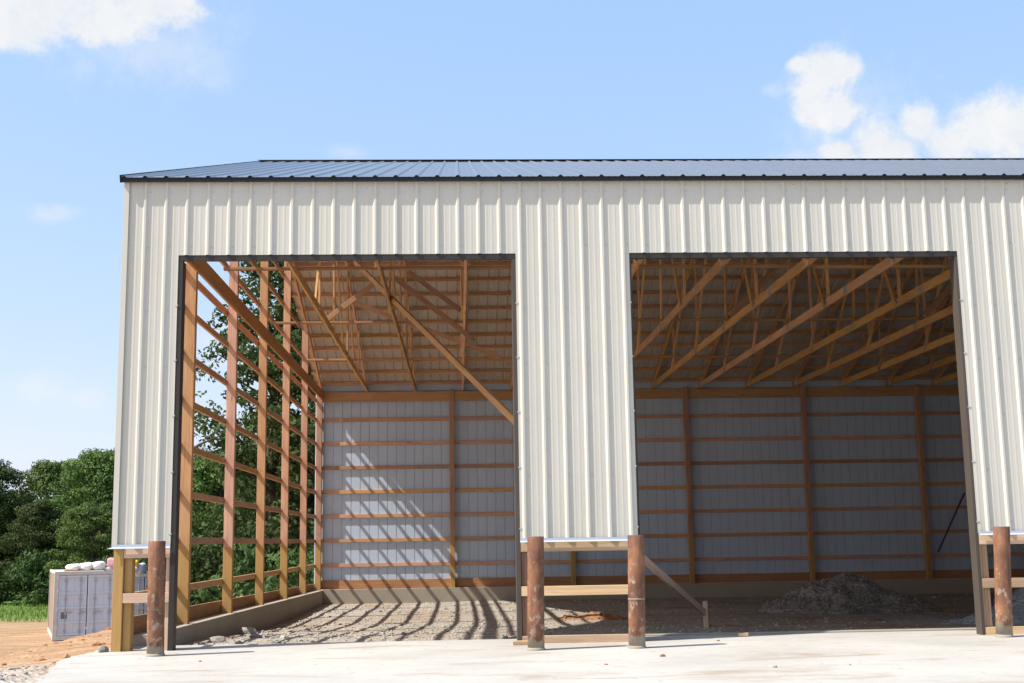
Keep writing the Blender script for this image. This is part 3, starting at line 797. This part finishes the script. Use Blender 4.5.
for i, (x, s, l) in enumerate([(-11.62, .27, 'grey wrapped lump leftmost on the second container'), (-11.33, .24, 'grey wrapped lump beneath the yellow float'), (-11.06, .26, 'grey wrapped lump right of the yellow float')]):
    lump('wrapped_lump', (x+.0, 45.5, ct2), s*.7, .3, s, M['greyheap'], l, 'lump', 'grey lumps on the second container', .4)
r = thing('yellow_float', 'small round yellow top on a pale stand above the grey lumps', 'float', (-11.23, 45.12, ct2+.25))
mb = MB(); mb.lathe([(.02, .10), (.09, .13), (.13, .2), (.13, .28), (.08, .37), (.02, .39)], 16); mb.build('yellow_top', M['yellow'], r, True)
mb = MB(); mb.lathe([(.09, -.1), (.09, .0), (.07, .12)], 14); mb.build('stand', M['pale'], r, True)

# ------------------------------------------------------------------ trees
def leaves(mb, centres, per, size, spread, flat=.55):
    for c, r in centres:
        for i in range(int(per*r*r)):
            d = V((random.gauss(0, 1), random.gauss(0, 1), random.gauss(0, 1)))
            if d.length < .01: continue
            d.normalize(); q = r*(.45+.55*random.random()**.5)
            p = c+V((d.x*q, d.y*q, d.z*q*flat))
            n = (d+V((random.uniform(-.8, .8), random.uniform(-.8, .8), random.uniform(-.3, .9)))).normalized()
            a = n.cross(V((random.random()-.5, random.random()-.5, random.random()-.5))).normalized(); b = n.cross(a)
            s = size*random.uniform(.6, 1.3)
            k = len(mb.v); mb.v += [p-a*s, p-b*s*.5, p+a*s, p+b*s*.5]; mb.face((k, k+1, k+2, k+3))
def make_tree(h, rad, crown_lo, nc, per, leaf, m, shape='round', seed=1, clump=(.55, 1.1), parts=('crown', 'trunk')):
    random.seed(seed); root = bpy.data.objects.new('tree', None); COL.objects.link(root)
    cs = []; trunk = MB(); top = h*.93
    trunk.tube([(0, 0, -.4), (.03*h*.2, 0, h*.2), (.02*h*.3, .02*h, h*.5), (0, 0, top)], [h*.022, h*.017, h*.011, h*.003], 8)
    for i in range(nc):
        t = random.random()**.9; z = crown_lo+(h-crown_lo)*t
        if shape == 'round': env = math.sin(math.pi*(.12+.83*t))**.7
        elif shape == 'cone': env = (1-t)**.75*.95+.08
        else: env = (math.sin(math.pi*(.2+.75*t))**.6)*random.choice((1, 1, .7))
        a = random.random()*6.283; q = rad*env*(.35+.65*random.random()**.5); q *= 1+.25*noise.noise(V((math.cos(a)*1.5, math.sin(a)*1.5, z*.4+seed)))
        c = V((q*math.cos(a), q*math.sin(a), z)); r = random.uniform(*clump); cs.append((c, r))
        if i % 3 == 0:
            z0 = max(crown_lo*.6, z-q*.6); trunk.tube([(0, 0, z0), (c.x*.5, c.y*.5, (z0+z)/2+.1), tuple(c)], [h*.008, h*.005, h*.0015], 5, cap=False)
    mb = MB(); leaves(mb, cs, per, leaf, .5)
    mb.build('crown', m, root); trunk.build('trunk', M['bark'], root, True)
    return root
TB = [make_tree(10.5, 4.2, 1.0, 130, 215, .125, M['leaf'], 'round', 3, (.7, 1.3)),
      make_tree(10.5, 3.8, .9, 130, 215, .125, M['leaf'], 'oval', 5, (.65, 1.3)),
      make_tree(10.5, 3.4, .9, 120, 215, .125, M['leafdark'], 'round', 9, (.7, 1.2))]
SHR = make_tree(3.2, 2.2, .2, 40, 120, .14, M['leafdark'], 'round', 12, (.5, .95)); SHR.name = 'shrub'
TALL = make_tree(16.5, 3.2, 3.6, 210, 140, .14, M['leafdark'], 'oval', 21, (.5, .95))
THIN = make_tree(8.6, 1.7, 3.2, 36, 90, .085, M['leaf'], 'oval', 33, (.3, .55))
random.seed(99)
used = set()
def place(proto, x, y, s, label, cat='tree', group='trees around the clearing', rz=None, sz=1, z=None):
    o = copy_tree(proto) if proto.name in used else proto
    used.add(proto.name)
    o.location = (x, y, (zground(x, y) if z is None else z)); o.scale = (s, s, s*sz); o.rotation_euler[2] = random.random()*6.28 if rz is None else rz
    o.name = 'shrub' if cat == 'shrub' else 'tree'
    return tag(o, label, cat, group)
left = [(-29.5, 76, .92, 2, 'dark leafy tree at the far left edge of the photo'),
        (-25.6, 79, .93, 0, 'tree second from the left edge behind the grass, flat topped'),
        (-22.8, 82, .98, 1, 'tree behind the dip in the left treeline'),
        (-20.6, 73, .96, 0, 'tallest bright tree right above the white container'),
        (-17.6, 76, 1.06, 1, 'tree hugging the left wall of the barn front, tallest of the left woods'),
        (-33.5, 80, .95, 1, 'tree just out past the left edge of the treeline'),
        (-15.2, 84, 1.02, 2, 'dark tree behind the barn corner post'),
        (-24.0, 70, .62, 2, 'lower dark tree in front of the left woods near the grass'),
        (-19.2, 66, .60, 0, 'lower bushy tree right behind the container roof')]
for x, y, s, k, l in left: place(TB[k], x, y, s, l)
mid = [(-12.6, 66, .82, 2, 'dark tree low behind the first open bay of the left wall'),
       (-10.2, 60, .84, 0, 'round tree behind the second open bay of the left wall'),
       (-7.6, 62, .92, 1, 'tree behind the third open bay of the left wall'),
       (-5.2, 56, .90, 2, 'dark tree behind the fourth open bay of the left wall'),
       (-3.2, 58, .95, 0, 'tree behind the last open bay of the left wall'),
       (0.5, 60, .95, 1, 'tree behind the back left corner of the barn')]
for x, y, s, k, l in mid: place(TB[k], x, y, s, l)
place(TALL, -4.4, 42, 1.0, 'tall narrow tree rising high behind the open left wall')
place(TALL, -1.6, 40, .98, 'tall dark tree nearest the back corner of the barn')
place(TALL, -3.2, 50, .95, 'tall tree between the two tall narrow ones, farther back')
place(THIN, -4.75, 24, 1.0, 'thin tree with sparse leaf sprigs outside the first open bay', rz=.4)
sh = [(-31, 68, .8, 'low shrub by the grass at the far left'), (-27, 69, .9, 'shrub at the foot of the left woods'), (-22.4, 67, 1.0, 'shrub between the grass and the container'),
      (-17, 64, .9, 'shrub behind the right side of the container'), (-13.2, 52, 1.0, 'dark shrub behind the first bay bottom girts'), (-10.0, 47, 1.1, 'dark shrub behind the second bay bottom girts'),
      (-7.4, 44, 1.1, 'dark shrub low behind the third bay'), (-4.6, 41, 1.1, 'dark shrub low behind the fourth bay'), (-2.2, 36, 1.0, 'dark shrub low behind the fifth bay'), (0, 33, 1.0, 'dark shrub at the barn back corner')]
for x, y, s, l in sh: place(SHR, x, y, s, l, 'shrub', 'shrubs at the foot of the woods')
mb = MB(); random.seed(5); cs = []
for i in range(420):
    x = random.uniform(-75, 40); y = random.uniform(92, 104); cs.append((V((x, y, -2.3+random.random()*6.5+1.2*math.sin(x*.3))), random.uniform(1.3, 2.2)))
leaves(mb, cs, 38, .34, .5)
tag(mb.build('woods', M['leafdark']), 'dark woods closing the far side of the clearing', 'woods', None, 'stuff')
mb = MB()
for i in range(9000):
    x = random.uniform(-40, -9); y = random.uniform(49, 70); z = zground(x, y); h = random.uniform(.08, .3); a = random.random()*3.14
    w = V((math.cos(a)*.03, math.sin(a)*.03, 0)); p = V((x, y, z)); k = len(mb.v)
    mb.v += [p-w, p+w, p+V((random.uniform(-.08, .08), random.uniform(-.08, .08), h))]; mb.face((k, k+1, k+2))
tag(mb.build('grass', M['grass']), 'green grass strip in front of the left woods', 'grass', None, 'stuff')

# ------------------------------------------------------------------ sky, sun
SUN_EL = R(50.8)
sd = V((-.9517*math.cos(SUN_EL), -.307*math.cos(SUN_EL), math.sin(SUN_EL)))   # towards the sun
L = bpy.data.lights.new('sun', 'SUN'); L.energy = 5.0; L.angle = R(.5); L.color = (1, .955, .88)
so = bpy.data.objects.new('sun', L); COL.objects.link(so); so.rotation_euler = sd.to_track_quat('Z', 'Y').to_euler(); so.location = (-20, -10, 30)
w = bpy.data.worlds.new('World'); SC.world = w; w.use_nodes = True; nt = w.node_tree
bg = nt.nodes['Background']; sky = nt.nodes.new('ShaderNodeTexSky'); sky.sky_type = 'NISHITA'; sky.sun_disc = False
sky.sun_elevation = SUN_EL; sky.sun_rotation = math.atan2(sd.x, sd.y)
sky.air_density = 1.0; sky.dust_density = 1.5; sky.ozone_density = 1.0; sky.altitude = 200
D = texco(nt, 'Generated')
def dotv(v):
    n = nt.nodes.new('ShaderNodeVectorMath'); n.operation = 'DOT_PRODUCT'; nt.links.new(D, n.inputs[0]); n.inputs[1].default_value = v; return n.outputs['Value']
nz = noise_(nt, D, 26, 14, .68, .2); nz2 = noise_(nt, D, 9, 5, .5)
nn = math_(nt, 'ADD', math_(nt, 'MULTIPLY_ADD', nz, 2.6, -1.3), math_(nt, 'MULTIPLY_ADD', nz2, 1.6, -.8))
# each puff: a direction in the sky and angular half sizes; dense ones merge, faint ones stay thin veils
DENSE = [(60, 0, 105, 44), (20, 28, 70, 26), (150, 6, 60, 30), (100, 25, 70, 26),
         (826, 72, 30, 26), (846, 68, 20, 18), (812, 98, 26, 32), (836, 110, 28, 26), (800, 64, 14, 10),
         (842, 152, 26, 16), (876, 144, 32, 30), (918, 128, 24, 26), (948, 148, 38, 28), (898, 148, 34, 24), (984, 130, 42, 34), (1024, 130, 50, 38), (1090, 125, 70, 50)]
FAINT = [(345, 152, 36, 12), (58, 214, 30, 12), (95, 398, 32, 16), (30, 388, 44, 18), (230, 340, 70, 34), (130, 30, 100, 60), (772, 90, 16, 10), (840, 112, 70, 60), (800, 156, 30, 10), (150, 50, 90, 40)]
def field(puffs):
    f = None
    for x, y, rx, ry in puffs:
        c = direction(x, y).normalized(); a = (rt2-c*rt2.dot(c)).normalized(); b = c.cross(a).normalized()
        u = math_(nt, 'MULTIPLY', dotv(a), FPX/rx); v = math_(nt, 'MULTIPLY', dotv(b), FPX/ry)
        r = math_(nt, 'SQRT', math_(nt, 'ADD', math_(nt, 'MULTIPLY', u, u), math_(nt, 'MULTIPLY', v, v)))
        q = math_(nt, 'SUBTRACT', 1.0, r)
        q = math_(nt, 'SUBTRACT', q, math_(nt, 'MULTIPLY', math_(nt, 'LESS_THAN', dotv(c), 0.0), 99.0))
        f = q if f is None else math_(nt, 'SMOOTH_MAX', f, q, .35)
    return f
def cover(f, amp, lo, hi, op):
    mr = nd(nt, 'ShaderNodeMapRange', interpolation_type='SMOOTHSTEP'); nt.links.new(math_(nt, 'MULTIPLY_ADD', nn, amp, f), mr.inputs['Value'])
    mr.inputs['From Min'].default_value = lo; mr.inputs['From Max'].default_value = hi; mr.inputs['To Max'].default_value = op
    return mr.outputs[0]
fd = field(DENSE)
mask = math_(nt, 'MAXIMUM', cover(fd, .72, -.14, .56, .97), cover(field(FAINT), .9, -.2, 1.0, .38))
sepd = nt.nodes.new('ShaderNodeSeparateXYZ'); nt.links.new(D, sepd.inputs[0])
CL = 4.8
cloudc = mixc(nt, ramp(nt, nz, [(.3, 0), (.7, 1)]), (CL*.84, CL*.885, CL*.96), (CL, CL, CL*.99))
skyc = mixc(nt, 1.0, mixc(nt, 1.0, sky.outputs[0], (.80, .50, .20), 'MULTIPLY'), (1.0, 2.15, 4.3), 'ADD')
col = mixc(nt, mask, skyc, cloudc)
nt.links.new(col, bg.inputs['Color']); bg.inputs['Strength'].default_value = .13
SC.view_settings.view_transform = 'Standard'; SC.view_settings.look = 'None'; SC.view_settings.gamma = 1
SC.view_settings.exposure = .62
SC.cycles.max_bounces = 8; SC.cycles.diffuse_bounces = 5
